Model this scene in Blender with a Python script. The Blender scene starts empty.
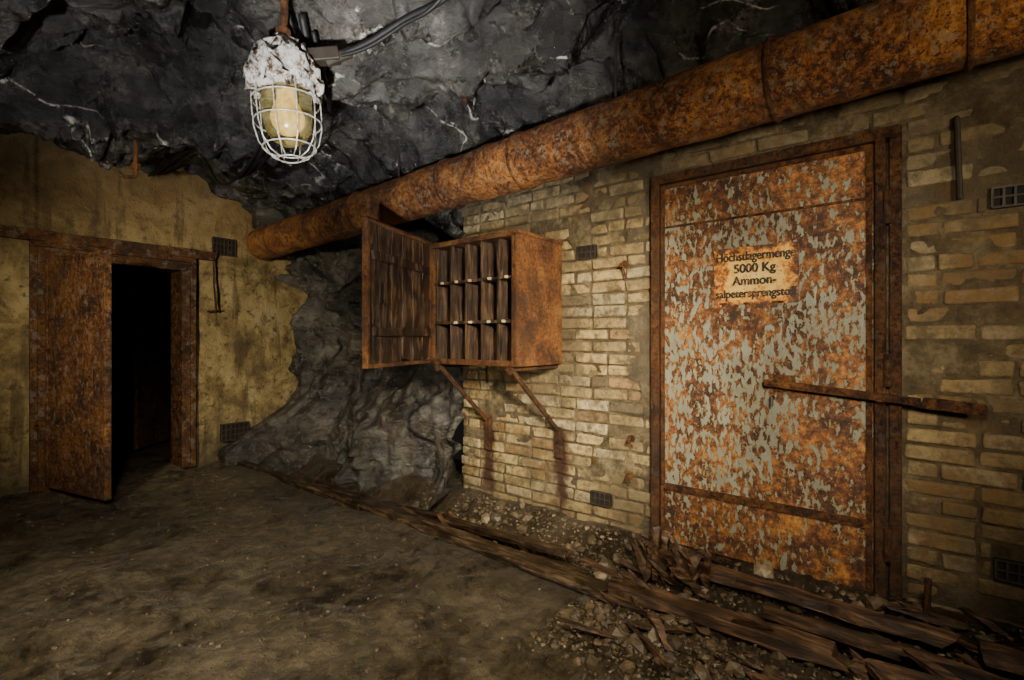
import bpy, math, random
from mathutils import Vector, Matrix, noise
random.seed(7)
S = bpy.context.scene
COL = S.collection

# ---------------------------------------------------------------- helpers
def link(o, parent=None):
    COL.objects.link(o)
    if parent: o.parent = parent
    return o
def empty(name):
    e = bpy.data.objects.new(name, None); e.empty_display_size = .1
    return link(e)
def mesh(name, vs, fs, mat, parent=None, smooth=False, cols=None):
    m = bpy.data.meshes.new(name); m.from_pydata([tuple(v) for v in vs], [], fs); m.update()
    if mat: m.materials.append(mat)
    if smooth: m.polygons.foreach_set('use_smooth', [True]*len(m.polygons))
    if cols:
        a = m.color_attributes.new('Col', 'FLOAT_COLOR', 'POINT')
        flat = []
        for c in cols: flat += [c[0], c[1], c[2], 1]
        a.data.foreach_set('color', flat)
    return link(bpy.data.objects.new(name, m), parent)
class Geo:
    def __init__(s): s.v=[]; s.f=[]; s.c=[]
    def add(s, vs, fs, col=None):
        n=len(s.v); s.v+= [Vector(v) for v in vs]; s.f += [tuple(i+n for i in f) for f in fs]
        if col is not None: s.c += [col]*len(vs)
    def box(s, a, b, j=0, col=None):
        x0,y0,z0=a; x1,y1,z1=b
        vs=[(x0,y0,z0),(x1,y0,z0),(x1,y1,z0),(x0,y1,z0),(x0,y0,z1),(x1,y0,z1),(x1,y1,z1),(x0,y1,z1)]
        if j: vs=[tuple(c+random.uniform(-j,j) for c in v) for v in vs]
        s.add(vs,[(0,3,2,1),(4,5,6,7),(0,1,5,4),(1,2,6,5),(2,3,7,6),(3,0,4,7)],col)
    def beam(s, p0, p1, w, h, up=(0,0,1), segs=1, j=0, col=None):
        p0=Vector(p0); p1=Vector(p1); d=(p1-p0).normalized(); up=Vector(up)
        side=d.cross(up).normalized(); u=side.cross(d)
        vs=[]; fs=[]
        for i in range(segs+1):
            p=p0.lerp(p1,i/segs)
            for a,b in ((-1,-1),(1,-1),(1,1),(-1,1)):
                q=p+side*a*w/2+u*b*h/2
                if j:
                    q+=Vector([random.uniform(-j,j) for _ in range(3)])
                    if i in(0,segs): q+=d*random.uniform(-j*6,j*6)
                vs.append(q)
        for i in range(segs):
            for k in range(4):
                a=i*4+k; b=i*4+(k+1)%4
                fs.append((a,b,b+4,a+4))
        fs.append((3,2,1,0)); n=segs*4; fs.append((n,n+1,n+2,n+3))
        s.add(vs,fs,col)
    def tube(s, pts, r, n=10, cap=True, closed=False):
        pts=[Vector(p) for p in pts]; m=len(pts); vs=[]; fs=[]
        rr = r if isinstance(r,(list,tuple)) else [r]*m
        prev=None
        for i,p in enumerate(pts):
            if closed: d=(pts[(i+1)%m]-pts[i-1]).normalized()
            else: d=(pts[min(i+1,m-1)]-pts[max(i-1,0)]).normalized()
            if prev is None:
                a=Vector((0,0,1)) if abs(d.z)<.9 else Vector((1,0,0))
                x=d.cross(a).normalized()
            else: x=(prev-d*prev.dot(d)).normalized()
            prev=x; y=d.cross(x)
            for k in range(n):
                t=2*math.pi*k/n; vs.append(p+(x*math.cos(t)+y*math.sin(t))*rr[i])
        M=m if closed else m-1
        for i in range(M):
            for k in range(n):
                a=i*n+k; b=i*n+(k+1)%n; c=((i+1)%m)*n
                fs.append((a,b,c+(k+1)%n,c+k))
        if cap and not closed:
            fs.append(tuple(reversed(range(n)))); fs.append(tuple(range((m-1)*n,m*n)))
        s.add(vs,fs)
    def lathe(s, prof, M, n=32, lump=0):
        vs=[]; fs=[]
        for r,z in prof:
            for k in range(n):
                t=2*math.pi*k/n
                v=Vector((r*math.cos(t),r*math.sin(t),z))
                if lump: v+= noise.noise_vector(v*34)*lump+noise.noise_vector(v*90)*lump*.5
                vs.append(M@v)
        for i in range(len(prof)-1):
            for k in range(n):
                a=i*n+k; b=i*n+(k+1)%n; fs.append((a,a+n,b+n,b))
        fs.append(tuple(range(n))); fs.append(tuple(reversed(range((len(prof)-1)*n,len(prof)*n))))
        s.add(vs,fs)
    def obj(s,name,mat,parent=None,smooth=False,bevel=0,seg=2):
        o=mesh(name,s.v,s.f,mat,parent,smooth,s.c if len(s.c)==len(s.v) and s.c else None)
        if bevel:
            b=o.modifiers.new('bevel','BEVEL'); b.width=bevel; b.segments=seg; b.limit_method='ANGLE'; b.angle_limit=.6
        return o
def grid(name, us, vs_, fn, mat, keep=None, parent=None, smooth=True, flip=False):
    V=[];F=[];nu=len(us);nv=len(vs_)
    for u in us:
        for v in vs_: V.append(fn(u,v))
    for i in range(nu-1):
        for j in range(nv-1):
            if keep and not keep((us[i]+us[i+1])/2,(vs_[j]+vs_[j+1])/2): continue
            a=i*nv+j; q=(a,a+nv,a+nv+1,a+1)
            F.append(q[::-1] if flip else q)
    return mesh(name,V,F,mat,parent,smooth)
def lin(a,b,st):
    n=max(2,int(round((b-a)/st))); return [a+(b-a)*i/n for i in range(n+1)]
def sst(a,b,x):
    t=max(0,min(1,(x-a)/(b-a))); return t*t*(3-2*t)
def rh(c,s):
    v=math.sin(c.x*12.9898+c.y*78.233+c.z*37.719+s)*43758.5453; return v-math.floor(v)
def facet(p,sc,k,m,sharp=16):
    q=Vector((p[0]*sc,p[1]*sc,p[2]*sc)); ds,cs=noise.voronoi(q)
    H=0;W=0
    for i in range(3):
        w=math.exp(-sharp*(ds[i]-ds[0])); c=cs[i]
        g=Vector((rh(c,1)-.5,rh(c,2)-.5,rh(c,3)-.5))*2
        H+=w*((q-c).dot(g)/sc*k+(rh(c,4)-.5)*m); W+=w
    return H/W
def fbm(p,sc,o=4): return noise.fractal(Vector(p)*sc,1.0,2.0,o)

# ---------------------------------------------------------------- materials
class NB:
    def __init__(s,name):
        s.m=bpy.data.materials.new(name); s.m.use_nodes=True; s.t=s.m.node_tree; s.t.nodes.clear()
        s.o=s.n('ShaderNodeOutputMaterial'); s.b=s.n('ShaderNodeBsdfPrincipled')
        s.t.links.new(s.b.outputs[0],s.o.inputs[0]); s.tc=s.n('ShaderNodeTexCoord').outputs['Object']
    def n(s,t): return s.t.nodes.new(t)
    def set(s,i,v):
        if isinstance(v,bpy.types.NodeSocket): s.t.links.new(v,i)
        elif v is not None:
            if isinstance(v,tuple) and len(v)==3 and i.type=='RGBA': v=v+(1,)
            i.default_value=v
    def map(s,sc=(1,1,1),rot=(0,0,0)):
        m=s.n('ShaderNodeMapping'); m.inputs['Scale'].default_value=sc; m.inputs['Rotation'].default_value=rot
        s.set(m.inputs[0],s.tc); return m.outputs[0]
    def noise(s,sc,det=6,ro=.6,vec=None,dist=0,seed=None):
        x=s.n('ShaderNodeTexNoise'); s.set(x.inputs['Vector'],vec or s.tc); x.inputs['Scale'].default_value=sc
        x.inputs['Detail'].default_value=det; x.inputs['Roughness'].default_value=ro; x.inputs['Distortion'].default_value=dist
        return x.outputs['Fac']
    def voro(s,sc,vec=None,feat='F1'):
        x=s.n('ShaderNodeTexVoronoi'); x.feature=feat; s.set(x.inputs['Vector'],vec or s.tc); x.inputs['Scale'].default_value=sc
        return x.outputs['Distance']
    def ramp(s,f,st):
        r=s.n('ShaderNodeValToRGB'); s.set(r.inputs[0],f); e=r.color_ramp.elements
        while len(e)<len(st): e.new(.5)
        for i,(p,c) in enumerate(st):
            e[i].position=p; e[i].color=(c,c,c,1) if not isinstance(c,tuple) else c+(1,)
        return r.outputs[0]
    def mix(s,f,a,b,mode='MIX'):
        x=s.n('ShaderNodeMix'); x.data_type='RGBA'; x.blend_type=mode
        s.set(x.inputs[0],f); s.set(x.inputs[6],a); s.set(x.inputs[7],b); return x.outputs[2]
    def math(s,op,a,b=None,c=None):
        x=s.n('ShaderNodeMath'); x.operation=op; s.set(x.inputs[0],a)
        if b is not None: s.set(x.inputs[1],b)
        if c is not None: s.set(x.inputs[2],c)
        return x.outputs[0]
    def xyz(s):
        x=s.n('ShaderNodeSeparateXYZ'); s.set(x.inputs[0],s.tc); return x.outputs
    def mr(s,v,a,b,c=0,d=1,sm=True):
        x=s.n('ShaderNodeMapRange'); s.set(x.inputs[0],v)
        if sm: x.interpolation_type='SMOOTHSTEP'
        for i,k in enumerate((a,b,c,d)): x.inputs[i+1].default_value=k
        return x.outputs[0]
    def bump(s,h,st=.5,d=.01,nrm=None):
        x=s.n('ShaderNodeBump'); s.set(x.inputs['Height'],h); x.inputs['Strength'].default_value=st; x.inputs['Distance'].default_value=d
        if nrm: s.set(x.inputs['Normal'],nrm)
        return x.outputs[0]
    def done(s,col,rough=.8,metal=0,nrm=None,spec=None):
        s.set(s.b.inputs['Base Color'],col); s.set(s.b.inputs['Roughness'],rough); s.set(s.b.inputs['Metallic'],metal)
        if nrm: s.set(s.b.inputs['Normal'],nrm)
        if spec is not None: s.b.inputs['Specular IOR Level'].default_value=spec
        return s.m

def m_rust(name,k=1.0,grey=.0,sc=1.0,pale=(.30,.26,.18),grime=.0):
    n=NB(name); a=n.noise(4*sc,8,.7); b=n.noise(38*sc,8,.78); 
    f=n.math('ADD',n.math('MULTIPLY',a,.45),n.math('MULTIPLY',b,.55))
    c=n.ramp(f,[(.38,(.018*k,.008*k,.004*k)),(.45,(.075*k,.025*k,.009*k)),(.51,(.25*k,.088*k,.019*k)),(.59,(.46*k,.205*k,.046*k)),(.70,(.62*k,.38*k,.14*k))])
    pit=n.mr(n.noise(75*sc,4,.6),.56,.62); c=n.mix(n.math('MULTIPLY',pit,.8),c,(.028*k,.013*k,.007*k))
    if grey:
        g=n.noise(24*sc,7,.75); c=n.mix(n.math('MULTIPLY',n.mr(g,.54,.59),grey),c,pale)
    if grime:
        g2=n.noise(3.1,7,.72); c=n.mix(n.math('MULTIPLY',n.mr(g2,.47,.62),grime),c,(.035,.018,.010))
    h=n.math('ADD',b,n.math('MULTIPLY',n.noise(150,4,.6),.5))
    return n.done(c,n.mr(b,.3,.7,.38,.8),.1,n.bump(h,1,.016))
M_PIPE=m_rust('rusted_pipe_steel',1.1,.6,1,(.30,.255,.17),.5)
M_RUST=m_rust('rusted_steel',.48,0,1,(.3,.3,.3),.5)
M_RUSTD=m_rust('dark_rusted_steel',.34,.35,1,(.11,.09,.066),.45)
M_CABRUST=m_rust('cabinet_rust',.85,.35,1,(.16,.13,.09),.6)

def m_doorpaint(name,bias=0.0,paint=(.30,.33,.23),door=False,sc=1):
    n=NB(name); s=n.map((1,1,.5))
    a=n.noise(46*sc,5,.58,s,.15); big=n.noise(3.6,5,.6); fine=n.noise(120,4,.65)
    X=n.xyz()
    f=n.math('ADD',a,n.math('MULTIPLY',n.math('SUBTRACT',big,.5),.40))
    f=n.math('ADD',f,n.math('MULTIPLY',n.math('SUBTRACT',fine,.5),.20))
    # long run-off streaks
    f=n.math('ADD',f,n.math('MULTIPLY',n.math('SUBTRACT',n.noise(4,4,.6,n.map((5,5,.4))),.5),.22))
    if door:
        f=n.math('SUBTRACT',f,n.math('MULTIPLY',n.mr(X[1],.55,.12),.04))
        f=n.math('SUBTRACT',f,n.math('MULTIPLY',n.mr(X[2],1.60,1.98),.05))
        f=n.math('SUBTRACT',f,n.math('MULTIPLY',n.mr(X[2],.42,.30),.055))
    mask=n.mr(f,.475+bias,.488+bias)
    rn=n.math('ADD',n.math('MULTIPLY',n.noise(30,7,.8),.65),n.math('MULTIPLY',n.noise(6,5,.6),.35))
    r=n.ramp(rn,[(.39,(.016,.007,.003)),(.46,(.055,.020,.007)),(.52,(.16,.056,.014)),(.59,(.36,.15,.028)),(.68,(.60,.35,.09))])
    p=n.mix(n.noise(9,6,.65),tuple(c*.5 for c in paint),tuple(c*1.25 for c in paint))
    p=n.mix(n.math('MULTIPLY',n.mr(f,.54+bias,.485+bias),.9),p,(.30,.19,.05))
    dirt=n.mr(n.noise(1.8,6,.65),.42,.62); p=n.mix(n.math('MULTIPLY',dirt,.45),p,(.13,.105,.055))
    c=n.mix(mask,r,p)
    h=n.math('ADD',n.math('MULTIPLY',mask,.5),n.math('MULTIPLY',n.noise(90,5,.7),.6))
    return n.done(c,n.mr(mask,0,1,.65,.36),.08,n.bump(h,.9,.007))
M_DOOR=m_doorpaint('chipped_paint_door',.018,(.255,.275,.225),door=True)
M_DOOR2=m_rust('brown_oxidised_leaf',.50,.8,.8,(.20,.14,.10),.5)
M_FRAME2=m_rust('brown_painted_frame',.34,.85,.6,(.15,.118,.088),.5)

def m_wood(name,c1,c2,c3,rough=.75,axis=(14,1.6,14)):
    n=NB(name); v=n.map(axis); a=n.noise(2.2,8,.7,v,.6); b=n.noise(8,5,.6)
    c=n.ramp(n.math('ADD',n.math('MULTIPLY',a,.7),n.math('MULTIPLY',b,.3)),[(.38,c1),(.5,c2),(.64,c3)])
    return n.done(c,rough,0,n.bump(a,1,.014))
M_WET=m_wood('wet_timber',(.006,.004,.003),(.034,.021,.012),(.17,.115,.068),.25)
M_TIMB=m_wood('rotten_timber',(.010,.006,.003),(.060,.031,.015),(.25,.14,.066),.45)
M_CABW=m_wood('cabinet_wood',(.005,.003,.002),(.028,.014,.007),(.14,.075,.036),.45,(14,14,1.8))
M_CABI=m_wood('pigeonhole_wood',(.007,.004,.002),(.036,.019,.010),(.17,.095,.047),.5,(14,14,1.8))

def m_rock(name,base=1.0,vein=1.0,brown=.0,rl=.25,bcol=(.12,.085,.045)):
    n=NB(name); v=n.map((1,1,1),(.4,.5,.3)); a=n.noise(1.6,8,.65,v,.3); b=n.noise(10,9,.70); 
    c=n.ramp(n.math('ADD',n.math('MULTIPLY',a,.6),n.math('MULTIPLY',b,.4)),[(.40,(.004*base,.004*base,.0037*base)),(.5,(.022*base,.0215*base,.020*base)),(.64,(.12*base,.115*base,.105*base))])
    if brown: c=n.mix(n.math('MULTIPLY',n.mr(n.noise(2.2,6,.65),.46,.64),brown),c,bcol)
    w=n.map((.4,1.2,1.0),(.0,.0,.55)); d=n.noise(1.3,3,.45,w,.2)
    fr=n.math('FRACT',n.math('MULTIPLY',n.math('ADD',d,n.math('MULTIPLY',b,.028)),9.0))
    vm=n.math('SUBTRACT',1,n.mr(n.math('ABSOLUTE',n.math('SUBTRACT',fr,.5)),.0,.05))
    vm=n.math('MULTIPLY',vm,n.mr(n.noise(1.05,3,.6),.46,.56))
    vm=n.math('MULTIPLY',vm,n.mr(n.noise(22,5,.75),.42,.58))
    vm=n.math('MULTIPLY',vm,vein); vm=n.math('MINIMUM',vm,1)
    c=n.mix(vm,c,(.66,.63,.57))
    pt=n.mr(n.noise(2.2,10,.82),.55,.68); c=n.mix(n.math('MULTIPLY',pt,.65*vein),c,(.36,.34,.305))
    st=n.noise(2.4,8,.66,n.map((1.2,1.2,4.0),(.5,.35,0)),.4)
    h=n.math('ADD',n.math('MULTIPLY',b,.6),n.math('MULTIPLY',n.noise(50,6,.7),.12))
    h=n.math('ADD',h,n.math('MULTIPLY',st,1.6))
    return n.done(c,n.mr(n.noise(4,6,.65),.38,.6,rl,.45),0,n.bump(h,1,.045),1.0)
M_CEIL=m_rock('fractured_wet_rock',.85,1.0,.3,.12,(.06,.048,.032))
M_ROCK=m_rock('dark_rock_face',1.5,.10,.5,.14,(.09,.073,.052))

def m_plaster():
    n=NB('stained_concrete_plaster'); a=n.noise(1.9,9,.7,None,.5); b=n.noise(14,8,.72); 
    c=n.ramp(a,[(.36,(.060,.042,.018)),(.46,(.18,.13,.054)),(.55,(.32,.25,.11)),(.68,(.36,.315,.20))])
    c=n.mix(n.mr(b,.48,.36),c,(.085,.060,.026))
    X=n.xyz()
    g=n.math('ADD',X[2],n.math('MULTIPLY',n.math('SUBTRACT',a,.5),1.2))
    c=n.mix(n.math('MULTIPLY',n.mr(g,.6,.0),.7),c,(.065,.052,.03))
    c=n.mix(n.math('MULTIPLY',n.mr(g,1.8,2.4),.6),c,(.17,.10,.034))
    dr=n.noise(3,5,.6,n.map((4,4,.35))); c=n.mix(n.math('MULTIPLY',n.mr(dr,.54,.66),.65),c,(.06,.040,.018))
    cr=n.voro(1.1,n.map((1,1,.8)),'DISTANCE_TO_EDGE')
    cr2=n.math('ADD',cr,n.math('MULTIPLY',n.math('SUBTRACT',n.noise(6,6,.65),.5),.25))
    cm=n.mr(n.math('ABSOLUTE',cr2),.0,.006); 
    c=n.mix(n.math('MULTIPLY',n.math('SUBTRACT',1,cm),.5),c,(.03,.02,.01))
    h=n.math('ADD',n.math('MULTIPLY',b,.7),n.math('MULTIPLY',n.noise(60,6,.7),.4))
    return n.done(c,.65,0,n.bump(h,1,.026))
M_PLAS=m_plaster()

def stains(n,c):
    X=n.xyz(); w=n.math('MULTIPLY',n.math('SUBTRACT',n.noise(9,5,.65),.5),.13)
    y=n.math('ADD',X[1],w)
    for yc,zt in ((1.80,.62),(2.43,.60)):
        m=n.mr(n.math('ABSOLUTE',n.math('SUBTRACT',y,yc)),.085,.015)
        m=n.math('MULTIPLY',m,n.math('MULTIPLY',n.mr(X[2],zt,zt-.05),n.mr(X[2],-.05,.18)))
        c=n.mix(n.math('MULTIPLY',m,.97),c,(.040,.013,.006))
    return c
def m_brick():
    n=NB('ochre_bricks'); at=n.n('ShaderNodeAttribute'); at.attribute_name='Col'
    a=n.noise(20,8,.78); g=n.noise(2.3,7,.72)
    c=n.mix(1,at.outputs['Color'],n.ramp(a,[(.36,.25),(.5,.95),(.66,1.35)]),'MULTIPLY')
    c=n.mix(n.math('MULTIPLY',n.mr(g,.46,.60),.8),c,(.12,.092,.048))
    c=n.mix(n.math('MULTIPLY',n.mr(n.noise(8,7,.72),.52,.62),.7),c,(.065,.047,.024))
    X=n.xyz()
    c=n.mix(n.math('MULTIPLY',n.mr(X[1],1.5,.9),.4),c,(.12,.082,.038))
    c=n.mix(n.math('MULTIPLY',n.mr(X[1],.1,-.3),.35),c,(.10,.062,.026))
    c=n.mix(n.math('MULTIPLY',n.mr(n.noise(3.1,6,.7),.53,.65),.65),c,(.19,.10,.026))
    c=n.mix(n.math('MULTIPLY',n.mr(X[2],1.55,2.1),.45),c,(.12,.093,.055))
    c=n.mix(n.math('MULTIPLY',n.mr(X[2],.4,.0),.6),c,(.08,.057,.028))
    c=stains(n,c)
    return n.done(c,.65,0,n.bump(n.math('ADD',a,n.math('MULTIPLY',n.noise(120,5,.7),.4)),1,.014))
def m_mortar():
    n=NB('weathered_mortar'); a=n.noise(9,8,.78); g=n.noise(2,5,.6)
    c=n.ramp(a,[(.36,(.030,.023,.012)),(.5,(.115,.088,.046)),(.64,(.26,.21,.12))])
    c=n.mix(n.math('MULTIPLY',n.mr(g,.5,.65),.5),c,(.13,.11,.077))
    c=n.mix(n.math('MULTIPLY',n.mr(n.noise(4,6,.7),.54,.66),.65),c,(.16,.08,.023))
    X=n.xyz(); c=n.mix(n.math('MULTIPLY',n.mr(X[1],.2,-.1),.35),c,(.10,.066,.03))
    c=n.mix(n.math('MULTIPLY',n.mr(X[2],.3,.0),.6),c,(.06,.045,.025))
    c=stains(n,c)
    return n.done(c,.7,0,n.bump(n.math('ADD',a,n.math('MULTIPLY',n.noise(70,6,.75),.6)),1,.024))
M_BRICK=m_brick(); M_MORT=m_mortar()

def m_floor():
    n=NB('trodden_wet_earth'); a=n.noise(1.7,9,.7,None,.4); b=n.noise(11,10,.76); d=n.voro(22)
    c=n.ramp(n.math('ADD',n.math('MULTIPLY',a,.45),n.math('MULTIPLY',b,.55)),[(.41,(.024,.018,.010)),(.50,(.110,.085,.047)),(.62,(.28,.225,.135))])
    X=n.xyz(); e=n.math('ADD',X[0],n.math('MULTIPLY',n.math('SUBTRACT',a,.5),.8))
    c=n.mix(n.math('MULTIPLY',n.mr(e,1.75,2.1),.6),c,(.045,.032,.020))
    h=n.math('ADD',n.math('ADD',n.math('MULTIPLY',b,1.5),n.math('MULTIPLY',n.noise(50,7,.75),.45)),n.math('MULTIPLY',d,.35))
    return n.done(c,n.mr(a,.4,.6,.20,.5),0,n.bump(h,1,.065),.7)
M_FLOOR=m_floor()
def m_stone():
    n=NB('gravel_stone'); at=n.n('ShaderNodeAttribute'); at.attribute_name='Col'
    c=n.mix(1,at.outputs['Color'],n.ramp(n.noise(30,6,.7),[(.3,.4),(.7,1.3)]),'MULTIPLY')
    return n.done(c,.5,0,n.bump(n.noise(80,5,.6),.6,.006))
M_STONE=m_stone()
def m_flat(name,c,rough=.7,metal=0,var=.35,sc=20,bd=.004):
    n=NB(name); a=n.noise(sc,6,.65); d=tuple(x*(1-var) for x in c); l=tuple(min(1,x*(1+var)) for x in c)
    return n.done(n.ramp(a,[(.3,d),(.7,l)]),rough,metal,n.bump(a,.5,bd))
M_BLACK=m_flat('black_cable_rubber',(.006,.006,.006),.6)
M_IRON=m_flat('black_iron',(.04,.032,.024),.6,.3)
M_KNOB=m_flat('bone_knobs',(.50,.42,.27),.5)
M_VENTSHADE=m_flat('vent_shade_black',(.008,.007,.005),.9)  # near-black colour stands in for the shade inside the vents
def m_crust():
    n=NB('white_mineral_crust'); a=n.noise(22,8,.8)
    c=n.ramp(a,[(.42,(.06,.03,.015)),(.46,(.34,.27,.20)),(.51,(.80,.78,.73)),(.65,(.95,.95,.93))])
    return n.done(c,.45,0,n.bump(n.noise(50,7,.75),1,.025))
M_CRUST=m_crust()
M_CAGE=m_flat('galvanised_cage_wire',(.42,.42,.38),.4,.3,.7,60)
def m_glass():
    n=NB('dirty_lamp_glass'); a=n.noise(9,7,.72)
    m=n.done(n.ramp(a,[(.38,(.20,.17,.05)),(.62,(.66,.62,.32))]),n.mr(a,.4,.6,.04,.25),0)
    n.b.inputs['Transmission Weight'].default_value=.78; n.b.inputs['IOR'].default_value=1.35
    return m
M_GLASS=m_glass()
def m_sign():
    n=NB('yellowed_enamel_sign'); X=n.xyz(); a=n.noise(15,8,.75)
    dy=n.math('ABSOLUTE',n.math('SUBTRACT',X[1],.625)); dz=n.math('ABSOLUTE',n.math('SUBTRACT',X[2],1.495))
    e=n.math('MAXIMUM',n.math('DIVIDE',dy,.20),n.math('DIVIDE',dz,.15))
    f=n.math('ADD',e,n.math('MULTIPLY',n.math('SUBTRACT',a,.5),2.6))
    c=n.ramp(f,[(.0,(.76,.56,.20)),(.46,(.72,.46,.10)),(.68,(.64,.28,.02)),(.84,(.24,.07,.010)),(1.0,(.05,.018,.008))])
    c=n.mix(n.math('MULTIPLY',n.mr(n.noise(45,6,.7),.56,.62),.8),c,(.28,.10,.014))
    return n.done(c,.5,0,n.bump(a,.4,.004))
M_SIGN=m_sign()
def m_ink():
    n=NB('worn_black_lettering'); a=n.noise(70,5,.7)
    return n.done(n.mix(n.mr(a,.56,.60),(.009,.007,.005),(.30,.13,.025)),.6)
M_INK=m_ink()

# ---------------------------------------------------------------- floor
def floor_z(x,y):
    z=.024*fbm((x,y,0),1.3,3)+.020*fbm((x,y,3),4.5,6)
    g=sst(2.08,2.2,x)*(1-sst(2.45,2.7,x))
    z-=.10*g
    z+=.05*sst(2.35,2.75,x)
    m=sst(1.35,1.7,x+.15*fbm((x,y,8),3,3))*(1-sst(.9,1.35,y))
    z+=m*(.035*abs(fbm((x,y,5),9,4)))
    return z
grid('floor',lin(-2.1,3.3,.018),lin(-2.3,5.55,.018),lambda x,y:Vector((x,y,floor_z(x,y))),M_FLOOR)

# ---------------------------------------------------------------- rock ceiling
def ceil_z(x,y):
    z=2.71
    z-=.18*math.exp(-(((x-.9)/.9)**2+((y-1.9)/.8)**2))
    z-=.40*sst(2.45,2.95,x)
    z-=.26*sst(1.75,2.3,x)*sst(4.3,5.2,y)
    p=(x*.9+.2*y,y*.7+.3*x,0)
    amp=1-.5*math.exp(-(((x-.93)/.35)**2+((y-1.87)/.35)**2))-.55*sst(4.3,5.1,y)
    d=facet(p,1.1,.60,.14,10)+facet((p[0]+3,p[1],1),2.6,.85,.09,20)+facet((p[0],p[1]*1.6+5,2),6,.8,.025,24)+facet((p[0]*1.2,p[1]+9,2),15,.6,.006,24)+.018*fbm((x,y,0),3,4)
    z+=d*amp
    if 2.0<x<2.75 and y<4.6: z=max(z,2.47+.03*fbm((x,y,4),5,4))
    return z
grid('ceiling',lin(-2.1,3.35,.018),lin(-2.3,5.6,.018),lambda x,y:Vector((x,y,ceil_z(x,y))),M_CEIL,flip=True)

# rock face between brick wall and far wall
def rock_x(y,z):
    x=2.98-.46*(1-min(1,max(0,z)/1.05))**1.35
    x-=.42*sst(4.5,5.35,y)*(1-sst(.1,.75,z))
    x-=.20*sst(4.6,5.2,y)*sst(.4,.9,z)
    x+=.08*math.sin(z*2.2+y)
    x+=.06*(1-sst(2.7,3.0,y))*sst(.3,.8,z)
    x-=.12*math.exp(-((y-3.6)/.35)**2)*(1-sst(.7,1.3,z))
    p=(0,y*1.1+.25*z,.7*z-.2*y)
    k=.6+.4*sst(.6,1.3,z)
    d=facet(p,1.3,.8,.18,9)*k+facet((0,p[1]+3,p[2]),3.0,.95,.09,18)*k+facet((0,p[1]+8,p[2]),7,.85,.022,22)*k+facet((0,p[1]+2,p[2]),17,.5,.005,20)*k+.025*fbm((0,y,z),2.5,4)
    return max(x+d,2.32 if z>1.6 else 2.0)
grid('wall_rock',lin(2.66,5.6,.018),lin(-.25,2.95,.018),lambda y,z:Vector((rock_x(y,z),y,z)),M_ROCK)

# ---------------------------------------------------------------- far wall with doorway
OX0,OX1,OZ=.70,1.74,1.90
def keepfar(x,z): return not (OX0<x<OX1 and z<OZ)
def farw(x,z):
    return Vector((x,5.30-.026*fbm((x,0,z),2.2,4)-.009*fbm((x,1,z),10,5),z))
xs=sorted(set(lin(-2.1,OX0,.025)+lin(OX0,OX1,.025)+lin(OX1,3.3,.025)))
zs=sorted(set(lin(-.1,OZ,.025)+lin(OZ,3.0,.025)))
grid('wall_far',xs,zs,farw,M_PLAS,keep=keepfar)
g=Geo()
g.box((OX0-.25,5.34,-.1),(OX0,5.56,OZ)); g.box((OX1,5.34,-.1),(OX1+.25,5.56,OZ)); g.box((OX0-.25,5.34,OZ),(OX1+.25,5.56,OZ+.2))
g.obj('wall_far_reveal',M_PLAS)
g=Geo(); g.box((.28,5.56,-.1),(.34,8.0,2.2)); g.obj('wall_passage_left',M_PLAS)
g=Geo(); g.box((2.5,5.56,-.1),(2.56,8.0,2.2)); g.obj('wall_passage_right',M_PLAS)
g=Geo(); g.box((.28,8.0,-.1),(2.56,8.06,2.2)); g.obj('wall_passage_end',M_PLAS)
g=Geo(); g.box((.28,5.56,2.1),(2.56,8.06,2.2)); g.obj('ceiling_passage',M_PLAS)
g=Geo(); g.box((.28,5.5,-.12),(2.56,8.06,-.0)); g.obj('floor_passage',M_FLOOR)
grid('wall_left',lin(-2.3,5.5,.06),lin(-.1,3.0,.06),lambda y,z:Vector((-2.0+.12*fbm((0,y,z),1.5,4),y,z)),M_ROCK,flip=True)
grid('wall_back',lin(-2.1,3.2,.06),lin(-.1,3.0,.06),lambda x,z:Vector((x,-2.2+.12*fbm((x,0,z),1.5,4),z)),M_ROCK)

# lintel + far door frame
g=Geo(); g.beam((.1,5.265,1.985),(1.97,5.265,1.985),.07,.085,segs=14,j=.005); g.obj('trim_lintel',M_FRAME2,bevel=.006)
fr=empty('far_door_frame')
g=Geo()
for a,b in ((.70,.77),(1.67,1.74)): g.box((a,5.24,0),(b,5.55,1.82),.002)
g.box((.70,5.24,1.82),(1.74,5.55,1.90),.002)
for a,b in ((.655,.70),(1.74,1.785)): g.box((a,5.235,0),(b,5.275,1.945),.002)
g.box((.655,5.232,1.90),(1.785,5.272,1.945),.002)
g.obj('jambs',M_FRAME2,fr,bevel=.005)
d=empty('door_1')
h0=Vector((.755,5.215,0)); h1=Vector((.955,4.43,0)); dr=(h1-h0).normalized(); nr=Vector((dr.y,-dr.x,0))
def leafpt(u,z,off): return h0+dr*u+Vector((0,0,z))+nr*off
L=(h1-h0).length
g=Geo()
g.beam(leafpt(0,.93,0),leafpt(L,.93,0),.035,1.76,segs=10,j=.002)
g.obj('leaf',M_DOOR2,d,bevel=.004)
g=Geo()
for s in(-1,1):
    g.beam(leafpt(.02,.93+.865*s,.0),leafpt(L-.0,.93+.865*s,.0),.045,.03)
g.beam(leafpt(L-.01,.07,0),leafpt(L-.01,1.79,0),.045,.022,up=dr)
g.beam(leafpt(.02,.07,0),leafpt(.02,1.79,0),.045,.03,up=dr)
g.obj('leaf_rim',M_DOOR2,d,bevel=.004)
g=Geo()
for off in(-.028,.028):
    g.beam(leafpt(L-.16,.84,off),leafpt(L-.16,.98,off),.012,.045,up=dr)
    g.tube([leafpt(L-.16,.93,off),leafpt(L-.16,.93,off*2)],.010,8)
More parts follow.
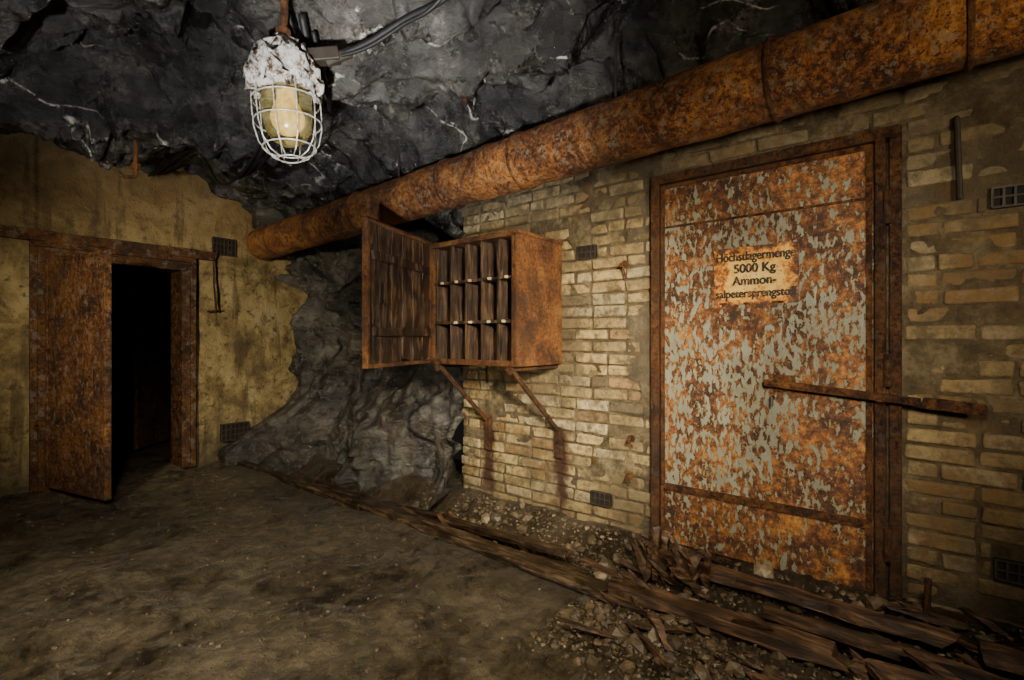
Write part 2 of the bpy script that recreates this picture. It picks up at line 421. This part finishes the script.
for z in(.35,1.0,1.5): g.tube([leafpt(-.02,z-.06,.0),leafpt(-.02,z+.06,.0)],.018,10)
g.obj('lock_and_hinges',M_RUSTD,d,bevel=.002)
d=empty('door_2'); g=Geo()
g.beam((1.60,6.35,.92),(2.0,6.75,.92),.04,1.78); g.obj('leaf',M_DOOR2,d,bevel=.004)
g=Geo(); g.box((1.9,7.0,0),(1.98,7.08,2.1)); g.box((.34,7.0,1.9),(2.5,7.08,2.1)); g.obj('jambs',M_FRAME2,d)

# ---------------------------------------------------------------- brick wall (real bricks)
DY0,DY1,DZ=.04,1.175,2.11
def endy(z): return 2.70+.05*noise.noise(Vector((3,1,z*7)))
def plaster(y,z):
    m=0
    nz=.5*fbm((7,y,z),2.3,5)
    if y>1.1: m=max(m,sst(.0,.25,.24-(y-1.17)+nz*.5))
    if y<.1: m=max(m,.55*sst(-.05,.33,nz+.06))
    m=max(m,sst(.05,.3,(z-2.12)*2+nz))
    m=max(m,sst(.02,.38,nz)*.8)
    return m
def mort(y,z):
    x=2.754-.020*plaster(y,z)-.006*fbm((1,y,z),16,4)-.005*fbm((1,y,z),4,3)
    return Vector((x,y,z))
w=empty('wall_right')
ys=lin(-2.3,2.70,.016); zs=lin(-.12,2.62,.016)
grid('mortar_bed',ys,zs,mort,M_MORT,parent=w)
g=Geo(); g.box((2.77,-2.3,-.12),(3.25,2.69,2.62)); g.obj('masonry_core',M_MORT,w)
VENTS=[(1.605,1.73),(1.506,.205),(-.30,1.74),(-.31,.28)]
g=Geo(); RH=.073; z=-.06; row=0
while z<2.30:
    y=-2.3-(row%2)*.12-random.uniform(0,.02)
    while y<2.70:
        Lb=.222 if random.random()>.2 else .105
        a,b=y,y+Lb; y=b+.014
        b=min(b,endy(z)+random.uniform(-.03,.03)); 
        ivs=[(a,b)]
        if z<DZ-.02:
            if b>DY0 and a<DY1:
                ivs=[]
                if a<DY0-.03: ivs.append((a,DY0-.01))
                if b>DY1+.03: ivs.append((DY1+.01,b))
        for vy,vz in VENTS:
            new=[]
            for (p,q) in ivs:
                if abs(z+.033-vz)<.06 and q>vy-.07 and p<vy+.07:
                    if p<vy-.09: new.append((p,vy-.075))
                    if q>vy+.09: new.append((vy+.075,q))
                else: new.append((p,q))
            ivs=new
        for p,q in ivs:
            if q-p<.03 or random.random()<.012: continue
            r=random.random(); k=random.uniform(.72,1.15)
            if r<.6: c=(.43*k,.325*k,.15*k)
            elif r<.85: c=(.50*k,.415*k,.24*k)
            elif r<.95: c=(.31*k,.20*k,.09*k)
            else: c=(.18*k,.14*k,.085*k)
            x=2.742+random.uniform(-.008,.008)
            g.box((x,p,z),(2.80,q,z+RH-.012),.0055,c)
    z+=RH; row+=1
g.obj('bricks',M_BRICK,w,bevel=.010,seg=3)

def vent_right(name,y,z,wd=.13,ht=.075):
    e=empty(name); g=Geo()
    g.box((2.735,y-wd/2,z-ht/2),(2.77,y+wd/2,z+ht/2)); g.obj('shade_block',M_VENTSHADE,e)  # solid block, inner shade of the vent put into its colour
    g=Geo()
    for i in range(5): 
        yy=y-wd/2+wd*i/4; g.box((2.722,yy-.004,z-ht/2),(2.745,yy+.004,z+ht/2),.0008)
    for zz in (-ht/2,0,ht/2): g.box((2.722,y-wd/2,z+zz-.004),(2.745,y+wd/2,z+zz+.004),.0008)
    g.obj('grille',M_IRON,e)
for i,(vy,vz) in enumerate(VENTS): vent_right('air_vent' ,vy,vz)
def vent_far(x,z,wd,ht):
    e=empty('air_vent'); g=Geo(); y=5.275
    g.box((x-wd/2,y,z-ht/2),(x+wd/2,y+.05,z+ht/2)); g.obj('shade_block',M_VENTSHADE,e); g=Geo()  # same solid black block in place of a shaded opening
    for i in range(7):
        xx=x-wd/2+wd*i/6; g.box((xx-.006,y-.018,z-ht/2),(xx+.006,y+.005,z+ht/2),.001)
    for k in range(4):
        zz=z-ht/2+ht*k/3; g.box((x-wd/2,y-.018,zz-.006),(x+wd/2,y+.005,zz+.006),.001)
    g.obj('grille',M_IRON,e)
vent_far(2.04,2.09,.20,.16); vent_far(2.14,.27,.25,.16)

# ---------------------------------------------------------------- big steel door
d=empty('door_3')
def leaf(y,z):
    x=2.712-.004*fbm((0,y,z),3,3)
    return Vector((x,y,z))
grid('leaf',lin(.145,1.115,.02),lin(.06,2.045,.02),leaf,M_DOOR,parent=d)
g=Geo(); g.box((2.717,.145,.06),(2.745,1.115,2.045)); g.obj('leaf_core',M_RUSTD,d)
g=Geo()
g.box((2.690,1.118,-.02),(2.76,1.165,2.10),.0015); g.box((2.690,.05,2.05),(2.76,1.165,2.10),.0015)
g.box((2.690,.100,-.02),(2.76,.140,2.10),.0015); g.box((2.700,.045,-.02),(2.76,.088,2.10),.0015)
g.box((2.690,.05,-.02),(2.76,1.165,.05),.0015)
g.obj('steel_frame',M_RUSTD,d,bevel=.004)
g=Geo()
g.box((2.700,.148,.345),(2.716,1.113,.385),.001); g.box((2.703,.148,1.800),(2.716,1.113,1.812),.0008)
g.box((2.703,.148,.065),(2.716,.172,2.04),.0008); g.box((2.703,1.090,.065),(2.716,1.112,2.04),.0008)
g.box((2.703,.148,2.02),(2.716,1.112,2.043),.0008)
g.obj('leaf_straps',M_RUST,d,bevel=.002)
g=Geo()
for i in range(14):
    y=.19+i*.067
    g.tube([(2.700,y,.365),(2.692,y,.365)],.007,8)
for z in (.3,1.05,1.75): g.tube([(2.688,.094,z-.07),(2.688,.094,z+.07)],.014,10)
g.obj('rivets_and_hinges',M_RUSTD,d)
g=Geo()
g.beam((2.655,.575,.975),(2.640,-.02,.925),.016,.034,segs=5,j=.001)
g.beam((2.640,-.02,.925),(2.62,-.21,.912),.024,.046,segs=3,j=.002)
g.tube([(2.715,.50,.968),(2.64,.50,.968)],.016,12)
g.box((2.695,.46,.93),(2.715,.54,1.01),.001)
g.beam((2.70,.115,.90),(2.70,.115,.97),.03,.04,up=(1,0,0))
g.box((2.63,.10,.915),(2.70,.13,.925)); g.box((2.63,-.16,.90),(2.755,-.14,.93))
g.obj('lever_bar',M_RUST,d,bevel=.003)
g=Geo(); g.tube([(2.70,.54,.90),(2.66,.54,.90),(2.655,.54,.86)],.008,8); g.obj('key_stub',M_IRON,d)

sg=empty('warning_sign'); g=Geo()
ny=30
ys2=[.430+(.822-.430)*i/ny for i in range(ny+1)]; 
def sx(y,z):
    e=max(abs(y-.626)/.192,abs(z-1.495)/.15); return 2.702-.005*sst(.8,1,e)*abs(fbm((0,y,z),9,2))
def sgn_keep(y,z):
    return not (z<1.375 and fbm((4,y,z),14,3)+ (1.366-z)*18>.18)
grid('plate',ys2,lin(1.340,1.650,.010),lambda y,z:Vector((sx(y,z),y+.003*fbm((9,y,z),30,2),z+.004*fbm((5,y,z),25,2))),M_SIGN,keep=sgn_keep,parent=sg)
g.box((2.704,.45,1.36),(2.711,.80,1.635)); g.obj('backing',M_RUST,sg)
def text(s,y,z,size,width):
    cu=bpy.data.curves.new('t','FONT'); cu.body=s; cu.size=size; cu.align_x='CENTER'
    o=bpy.data.objects.new('t',cu); COL.objects.link(o); bpy.context.view_layer.update()
    me=bpy.data.meshes.new_from_object(o.evaluated_get(bpy.context.evaluated_depsgraph_get()))
    xs=[v.co.x for v in me.vertices]; k=width/(max(xs)-min(xs))
    vs=[v.co.copy() for v in me.vertices]; fs=[tuple(p.vertices) for p in me.polygons]
    G=Geo()
    for n,(ox,oz) in enumerate(((-.0030,0),(.0030,0),(0,.0018),(0,-.0018),(-.0015,0),(.0015,0))):
        G.add([Vector((2.6945-.0002*n, y-((v.x+ox)*k), z+v.y*1.05+oz)) for v in vs],fs)
    bpy.data.objects.remove(o)
    G.obj('lettering',M_INK,sg)
text('Höchstlagermenge',.626,1.582,.060,.36)
text('5000 Kg',.626,1.520,.060,.19)
text('Ammon-',.626,1.458,.060,.20)
text('salpetersprengstoff',.626,1.396,.056,.37)

# ---------------------------------------------------------------- ventilation pipe
P0=Vector((2.42,5.33,2.17)); P1=Vector((2.27,-1.9,2.31)); R=.158
pd=empty('ventilation_pipe')
def pp(y):
    t=(P0.y-y)/(P0.y-P1.y); return P0.lerp(P1,t)
g=Geo(); g.tube([pp(5.33-i*.04) for i in range(181)],[R+.003*noise.noise(Vector((0,i*.3,0))) for i in range(181)],72,cap=True)
o=g.obj('pipe_body',M_PIPE,pd,smooth=True)
for v in o.data.vertices:
    v.co+=noise.noise_vector(v.co*5)*.008+noise.noise_vector(v.co*22)*.003
g=Geo()
for y in (5.25,4.9,3.45,2.42,1.80,.46,-.14,-1.2):
    c=pp(y); dd=(P1-P0).normalized()
    g.tube([c-dd*.010,c-dd*.006,c+dd*.006,c+dd*.010],[R+.003,R+.010,R+.010,R+.003],48,cap=True)
g.obj('joint_bands',M_RUST,pd,smooth=True)
g=Geo()
for y in (3.0,1.2,-.6):
    c=pp(y); g.tube([c+Vector((0,0,R)),Vector((c.x,c.y,2.75))],.008,8)
g.obj('hanger_rods',M_IRON,pd)

# ---------------------------------------------------------------- cabinet
cb=empty('wall_cabinet')
X0,X1,Y0,Y1,Z0,Z1=2.26,2.735,1.79,2.53,1.03,1.815; T=.018
g=Geo()
g.box((X0,Y0,Z0),(X1,Y0+T,Z1),.001); g.box((X0,Y1-T,Z0),(X1,Y1,Z1),.001)
g.box((X0-.01,Y0-.01,Z1-T),(X1,Y1+.01,Z1+.004),.001); g.box((X0,Y0,Z0-.006),(X1,Y1,Z0+T),.001)
g.box((X1-.01,Y0,Z0),(X1,Y1,Z1))
g.obj('steel_case',M_CABRUST,cb,bevel=.003)
g=Geo()
for y in (Y0,Y1-.03): g.box((X0-.012,y,Z0-.004),(X0+.004,y+.03,Z1),.001)
g.box((X0-.012,Y0,Z0-.006),(X0+.004,Y1,Z0+.028),.001); g.box((X0-.012,Y0,Z1-.028),(X0+.004,Y1,Z1),.001)
g.obj('front_rim',M_RUST,cb,bevel=.002)
g=Geo(); nc=5; 
for i in range(nc+1):
    y=Y0+T+.012+(Y1-Y0-2*T-.024)*i/nc
    g.box((X0+.03,y-.008,Z0+T),(X1-.02,y+.008,Z1-T),.0035)
for k in range(1,3):
    z=Z0+(Z1-Z0)*k/3; g.box((X0+.022,Y0+T,z-.010),(X1-.02,Y1-T,z+.010),.002)
g.box((X1-.03,Y0+T,Z0+T),(X1-.012,Y1-T,Z1-T)); 
g.obj('pigeonholes',M_CABI,cb,bevel=.002)
g=Geo()
for i in range(1,nc+1):
    y=Y0+T+.012+(Y1-Y0-2*T-.024)*(i-.5)/nc
    for k in range(1,3):
        z=Z0+(Z1-Z0)*k/3
        if random.random()<.2: continue
        yy=y+random.uniform(-.02,.02)
        g.tube([(X0+.004,yy,z),(X0+.024,yy,z)],[.008,.010],10)
g.obj('knobs',M_KNOB,cb)
g=Geo()
for i in range(nc):
    for k in range(3):
        if random.random()<.45:
            y=Y0+T+.03+(Y1-Y0-2*T-.024)*i/nc; z=Z0+T+(Z1-Z0)*k/3+.008
            g.beam((X0+.14,y+.03,z+.03),(X0+.20+random.uniform(0,.1),y+.07,z+.15),.03,.012,j=.003)
g.obj('tally_slats',M_CABW,cb)
hA=Vector((X0-.008,Y1-.01,0)); hB=Vector((1.63,2.31,0)); hB=hA+(hB-hA).normalized()*.69
dr=(hB-hA).normalized(); nr=Vector((-dr.y,dr.x,0)) 
if nr.y>0: nr=-nr
def lp(u,z,o=0): return hA+dr*u+Vector((0,0,z+.012*(u/.69)*(1 if z>1.4 else -.3)))+nr*o
g=Geo(); npl=6; LL=.69
for i in range(npl):
    u=LL*(i+.5)/npl
    g.beam(lp(u,Z0+.02,random.uniform(-.003,.003)),lp(u,Z1-.0,random.uniform(-.003,.003)),LL/npl-.010,.016,up=nr,segs=12,j=.0045)
g.obj('door_planks',M_CABW,cb,bevel=.002)
g=Geo()
g.beam(lp(0,Z1+.0,.0),lp(LL,Z1+.0,.0),.034,.020); g.beam(lp(0,Z0+.01,0),lp(LL,Z0+.01,0),.034,.022)
g.beam(lp(LL,Z0,0),lp(LL,Z1+.01,0),.022,.036,up=nr); g.beam(lp(.01,Z0,0),lp(.01,Z1,0),.024,.034,up=nr)
g.beam(lp(0,Z0+.42,-.016),lp(LL,Z0+.42,-.016),.004,.79)
g.obj('door_rim',M_RUST,cb,bevel=.003)
g=Geo()
g.beam(lp(.04,Z0+.20,.016),lp(LL-.04,Z0+.20,.016),.012,.05,segs=6,j=.002)
g.beam(lp(.04,Z1-.18,.016),lp(LL-.04,Z1-.18,.016),.012,.05,segs=6,j=.002)
g.beam(lp(LL-.12,Z0+.36,.018),lp(LL-.12,Z0+.46,.018),.05,.012,up=nr)
g.obj('door_battens',M_CABW,cb,bevel=.002)
for nm,y in (('bracket_1',1.84),('bracket_2',2.45)):
    g=Geo()
    g.beam((X0-.02,y,Z0-.022),(2.745,y,Z0-.022),.03,.024)
    g.beam((X0+.02,y,Z0-.03),(2.725,y-.03,.585),.030,.018,segs=4,j=.001,up=(0,1,0))
    g.beam((2.722,y-.03,.62),(2.722,y-.03,.40),.03,.05,up=(0,1,0),segs=3,j=.003)
    g.beam((X0-.02,y,Z0-.01),(X0+.0,y,Z0-.05),.02,.03)
    g.obj(nm,M_RUSTD,cb,bevel=.003)

# ---------------------------------------------------------------- caged lamp
lm=empty('caged_mine_lamp')
TM=Matrix.Translation(Vector((.93,1.87,2.30)))@Matrix.Rotation(.07,4,Vector((-.778,-.628,0)))
Rz=lambda L:[(r,z-2.30) for r,z in L]
g=Geo(); g.lathe(Rz([(.012,2.315),(.035,2.31),(.055,2.298),(.070,2.282),(.085,2.265),(.100,2.247),(.115,2.228),(.126,2.205),(.132,2.18),(.134,2.155),(.128,2.135),(.118,2.12),(.10,2.115)]),TM,72,.034)
g.obj('crusted_cap',M_CRUST,lm,smooth=True)
g=Geo(); g.lathe(Rz([(.082,2.14),(.090,2.11),(.092,2.06),(.088,2.01),(.078,1.965),(.055,1.932),(.025,1.917),(.004,1.914)]),TM,32)
g.obj('glass_globe',M_GLASS,lm,smooth=True)
g=Geo(); g.lathe(Rz([(.022,2.13),(.022,2.09),(.034,2.06),(.044,2.03),(.042,2.00),(.026,1.975),(.004,1.966)]),TM,20)
MB=m_flat('frosted_bulb',(.60,.48,.22),.3)
g.obj('bulb',MB,lm,smooth=True)
bs=MB.node_tree.nodes['Principled BSDF']; bs.inputs['Emission Color'].default_value=(1,.60,.16,1); bs.inputs['Emission Strength'].default_value=1.6
g=Geo(); cp=[(.116,2.15),(.120,2.10),(.121,2.04),(.118,1.98),(.105,1.925),(.078,1.885),(.042,1.866)]
for k in range(10):
    t=2*math.pi*k/10+.1
    g.tube([TM@Vector((r*math.cos(t),r*math.sin(t),z-2.30)) for r,z in cp],.0024,6)
for r,z in ((.121,2.08),(.119,2.00),(.042,1.866),(.118,2.143),(.094,1.905)):
    g.tube([TM@Vector((r*math.cos(t*math.pi/18),r*math.sin(t*math.pi/18),z-2.30)) for t in range(36)],.0028,6,closed=True)
g.obj('wire_cage',M_CAGE,lm,smooth=True)
g=Geo(); g.tube([(.93,1.87,2.29),(.932,1.868,2.35),(.935,1.865,2.42),(.935,1.865,2.62)],[.014,.012,.014,.014],10)
g.tube([(.932,1.868,2.340),(.932,1.868,2.358)],.026,6)
g.obj('mount_stem',M_RUST,lm)
g=Geo(); g.beam((1.0,1.81,2.26),(1.09,1.74,2.285),.055,.05); g.tube([(1.05,1.77,2.25),(1.12,1.71,2.30)],.02,12)
g.obj('cable_gland',M_IRON,lm,bevel=.005)
g=Geo()
def cable(pts,r):
    P=[Vector(p) for p in pts]; out=[]
    for i in range(len(P)-1):
        a=P[max(i-1,0)];b=P[i];c=P[i+1];d_=P[min(i+2,len(P)-1)]
        for s in range(8):
            t=s/8; out.append(.5*((2*b)+(c-a)*t+(2*a-5*b+4*c-d_)*t*t+(-a+3*b-3*c+d_)*t**3))
    out.append(P[-1]); g.tube(out,r,8)
def under(x,y,gap):
    return (x,y,min(ceil_z(x+a,y+b) for a in(-.05,0,.05) for b in(-.08,0,.08))-gap)
def run(xy,gap,z0=None):
    out=[under(x,y,gap) for x,y in xy]
    return ([z0] if z0 else [])+out
cable([(1.08,1.75,2.28),(1.14,1.62,2.315),(1.19,1.47,2.365),under(1.24,1.28,.03),under(1.34,1.0,.02)],.012)
cable([(1.10,1.74,2.29),(1.16,1.61,2.335),(1.22,1.46,2.385),under(1.28,1.27,.012),under(1.40,.95,.01)],.009)
cable([(1.06,1.77,2.27),(1.13,1.63,2.29),(1.18,1.48,2.34),under(1.22,1.28,.05),under(1.28,1.0,.02)],.007)
path=[(1.44,5.2),(1.47,4.7),(1.49,4.2),(1.48,3.7),(1.46,3.2),(1.42,2.75),(1.33,2.35),(1.18,2.05),(1.02,1.9)]
cable(run(path,.035),.015)
cable(run([(x+.05,y) for x,y in path],.022),.010)
cable(run([(x-.04+.02*math.sin(y*3),y) for x,y in path],.06),.008)
g.obj('ceiling_cables',M_BLACK,None,smooth=True)
for (x,y,z0,z1,nm) in ((1.02,4.05,2.27,2.75,'ceiling_hook'),(2.0,1.95,2.48,2.85,'ceiling_bolt')):
    g=Geo(); g.tube([(x,y,z1),(x,y,z0)],.014,8); g.tube([(x,y,z0+.05),(x,y,z0+.09)],.026,6)
    if nm=='ceiling_hook': g.tube([(x,y,z0),(x-.06,y,z0-.02),(x-.10,y,z0+.01)],.012,8)
    g.obj(nm,M_RUST)

def hook(y,z,l=.09):
    g=Geo(); g.tube([(2.76,y,z),(2.69,y,z),(2.67,y,z-.015)],.010,8); g.tube([(2.735,y,z),(2.72,y,z)],.022,8); g.tube([(2.68,y,z),(2.68,y-.03,z-l)],.006,6)
    g.obj('wall_hook',M_RUST)
hook(1.34,1.63); hook(1.30,.60,.04); hook(1.31,.38,.03)
g=Geo(); g.tube([(1.93,5.31,2.02),(1.93,5.23,2.0),(1.93,5.22,1.72),(1.95,5.22,1.45)],.009,8); g.tube([(1.88,5.24,1.45),(2.0,5.24,1.47)],.008,8); g.obj('wall_conduit',M_RUSTD)
g=Geo(); g.tube([(2.76,-.13,2.1),(2.71,-.13,2.08),(2.71,-.14,1.75)],.010,8); g.obj('wall_rod',M_IRON)

# ---------------------------------------------------------------- timbers in the gutter
def timbers(name,items,mat,parent=None):
    g=Geo()
    for p0,p1,w_,h_,j in items: g.beam(p0,p1,w_,h_,segs=max(2,int((Vector(p1)-Vector(p0)).length/.09)),j=j)
    return g.obj(name,mat,parent,bevel=.004)
db=empty('gutter_debris')
timbers('gutter_plank',[((2.08,5.0,.012),(2.07,3.05,.015),.07,.05,.005),((2.10,3.10,.03),(2.04,1.08,.035),.11,.035,.003)],M_WET,db)
timbers('inner_gutter_plank',[((2.26,4.4,-.035),(2.26,2.5,-.02),.09,.03,.006),((2.24,2.75,.01),(2.30,1.45,.02),.07,.03,.005),((2.16,2.3,-.03),(2.2,1.3,-.01),.06,.04,.005)],M_WET,db)
timbers('rotten_plank',[((2.08,1.10,.05),(2.12,.20,.05),.10,.05,.007),((2.11,.16,.045),(2.16,-.8,.055),.09,.05,.008)],M_TIMB,db)
timbers('sill_timber',[((2.55,.86,.03),(2.53,-.1,.03),.07,.05,.009),((2.38,.5,.0),(2.36,-.5,.02),.045,.04,.007),((2.52,-.16,.03),(2.50,-.9,.03),.08,.06,.009)],M_TIMB,db)
g=Geo()
for i in range(18):
    x=2.44+random.uniform(-.07,.1); y=.93+random.uniform(-.13,.13)
    g.beam((x,y,-.02),(x+random.uniform(-.11,.06),y+random.uniform(-.05,.14),random.uniform(.06,.19)),random.uniform(.012,.04),random.uniform(.010,.025),up=(1,0,0),segs=3,j=.007)
g.obj('splintered_post',M_TIMB,db)
g=Geo()
for i in range(100):
    x=random.uniform(1.65,2.65) if i<65 else random.uniform(2.1,2.4); y=random.uniform(-.5,1.1) if i<65 else random.uniform(1.2,4.3); a=random.uniform(-.9,.9)+math.pi/2; l=random.uniform(.05,.28)
    z=floor_z(x,y)+.018
    if x>2.0 and x<2.18 and i<65: z+=.07
    g.beam((x,y,z),(x+math.cos(a)*l,y+math.sin(a)*l,z+random.uniform(0,.05)),random.uniform(.012,.04),random.uniform(.006,.018),segs=3,j=.005)
g.obj('wood_debris',M_TIMB,db)
g=Geo(); g.tube([(2.60,-.03,-.02),(2.62,-.04,.22)],.012,8); g.obj('iron_stake',M_RUSTD,db)

# ---------------------------------------------------------------- rubble
t=(1+5**.5)/2
IV=[Vector(v).normalized() for v in ((-1,t,0),(1,t,0),(-1,-t,0),(1,-t,0),(0,-1,t),(0,1,t),(0,-1,-t),(0,1,-t),(t,0,-1),(t,0,1),(-t,0,-1),(-t,0,1))]
IF=[(0,11,5),(0,5,1),(0,1,7),(0,7,10),(0,10,11),(1,5,9),(5,11,4),(11,10,2),(10,7,6),(7,1,8),(3,9,4),(3,4,2),(3,2,6),(3,6,8),(3,8,9),(4,9,5),(2,4,11),(6,2,10),(8,6,7),(9,8,1)]
def stone(g,x,y,s,lift=.2):
    z=floor_z(x,y)+s*lift
    sc=Vector((random.uniform(.6,1.3),random.uniform(.6,1.3),random.uniform(.45,.9)))*s
    M=Matrix.Rotation(random.uniform(0,6.3),3,'Z')@Matrix.Rotation(random.uniform(-.5,.5),3,'X')
    k=random.uniform(.4,1.15); w_=random.random(); b=(.125,.09,.05) if w_<.82 else ((.09,.077,.058) if w_<.93 else (.28,.22,.135))
    vs=[]
    for v in IV:
        q=Vector((v.x*sc.x,v.y*sc.y,v.z*sc.z))*random.uniform(.75,1.15); vs.append(M@q+Vector((x,y,z)))
    g.add(vs,IF,tuple(c*k for c in b))
g=Geo()
for i in range(8500):
    r=random.random()
    if r<.5: x=random.uniform(2.12,2.68); y=random.uniform(-.8,3.0)
    elif r<.60: x=random.gauss(2.45,.12); y=random.uniform(1.2,2.9)
    elif r<.66: x=random.uniform(2.1,2.4); y=random.uniform(2.8,4.9)
    else: x=1.82+random.gauss(0,.15); y=random.uniform(-.4,1.2)
    if x>2.68 or (y>2.6 and x>rock_x(y,0)-.03): continue
    s=random.choice((.004,.005,.007,.009,.012,.016)) if random.random()<.96 else random.choice((.022,.03,.045))
    stone(g,x,y,s)
g.obj('rubble',M_STONE,db)
g=Geo()
for i in range(2600):
    stone(g,random.uniform(-.6,1.95),random.uniform(.3,5.1),random.choice((.003,.004,.005,.009,.012)) if random.random()<.5 else .004,.1)
stone(g,1.45,2.15,.03); stone(g,.9,3.5,.015)
g.obj('floor_pebbles',M_STONE)

# ---------------------------------------------------------------- lights: out-of-view spots added to brighten the scene, no real fixtures
def spot(name,loc,tgt,e,col,ang,blend=1,rad=.15):
    l=bpy.data.lights.new(name,'SPOT'); l.energy=e; l.color=col; l.spot_size=math.radians(ang); l.spot_blend=blend; l.shadow_soft_size=rad
    o=bpy.data.objects.new(name,l); o.location=loc; o.rotation_euler=(Vector(tgt)-Vector(loc)).to_track_quat('-Z','Y').to_euler(); link(o)
spot('unseen_spot_wall',(.35,-.25,1.75),(2.75,2.05,.95),780,(1,.85,.61),51,1,.12)
spot('unseen_spot_door',(.5,-.1,1.5),(2.75,.75,1.15),185,(1,.87,.66),68,1,.12)
spot('unseen_spot_right',(.2,-1.2,1.5),(2.6,.0,1.8),165,(1,.82,.58),74,1,.2)  # added spot to lift the dim right wall and pipe
spot('unseen_spot_far',(-.6,1.9,1.7),(1.95,5.3,1.2),560,(1,.85,.59),54,1,.10)
spot('unseen_spot_floor',(-.3,.2,2.2),(1.3,2.4,0),500,(1,.87,.65),72,1,.12)
spot('unseen_spot_grazing',(-1.3,2.4,.75),(1.6,2.6,0),170,(1,.88,.66),70,1,.06)  # added low from the left to bring out the floor relief
spot('unseen_spot_ceiling',(-.2,.25,.9),(1.7,2.0,2.55),750,(1,.97,.93),46,1,.04)
spot('unseen_spot_vein',(-.6,1.2,1.2),(.75,3.4,2.6),230,(1,.97,.94),46,1,.04)
spot('unseen_spot_rubble',(.9,-.3,1.9),(2.2,.8,0),150,(1,.85,.63),66,1,.10)

W=bpy.data.worlds.new('dark_mine'); S.world=W; W.use_nodes=True
W.node_tree.nodes['Background'].inputs[0].default_value=(.9,.85,.75,1); W.node_tree.nodes['Background'].inputs[1].default_value=.01

cam=bpy.data.cameras.new('camera'); cam.lens=17.58; cam.sensor_width=36; cam.clip_start=.02
co=bpy.data.objects.new('camera',cam); link(co); co.location=(0,0,1.18)
co.rotation_euler=Vector((.778,.628,0)).to_track_quat('-Z','Y').to_euler()
S.camera=co
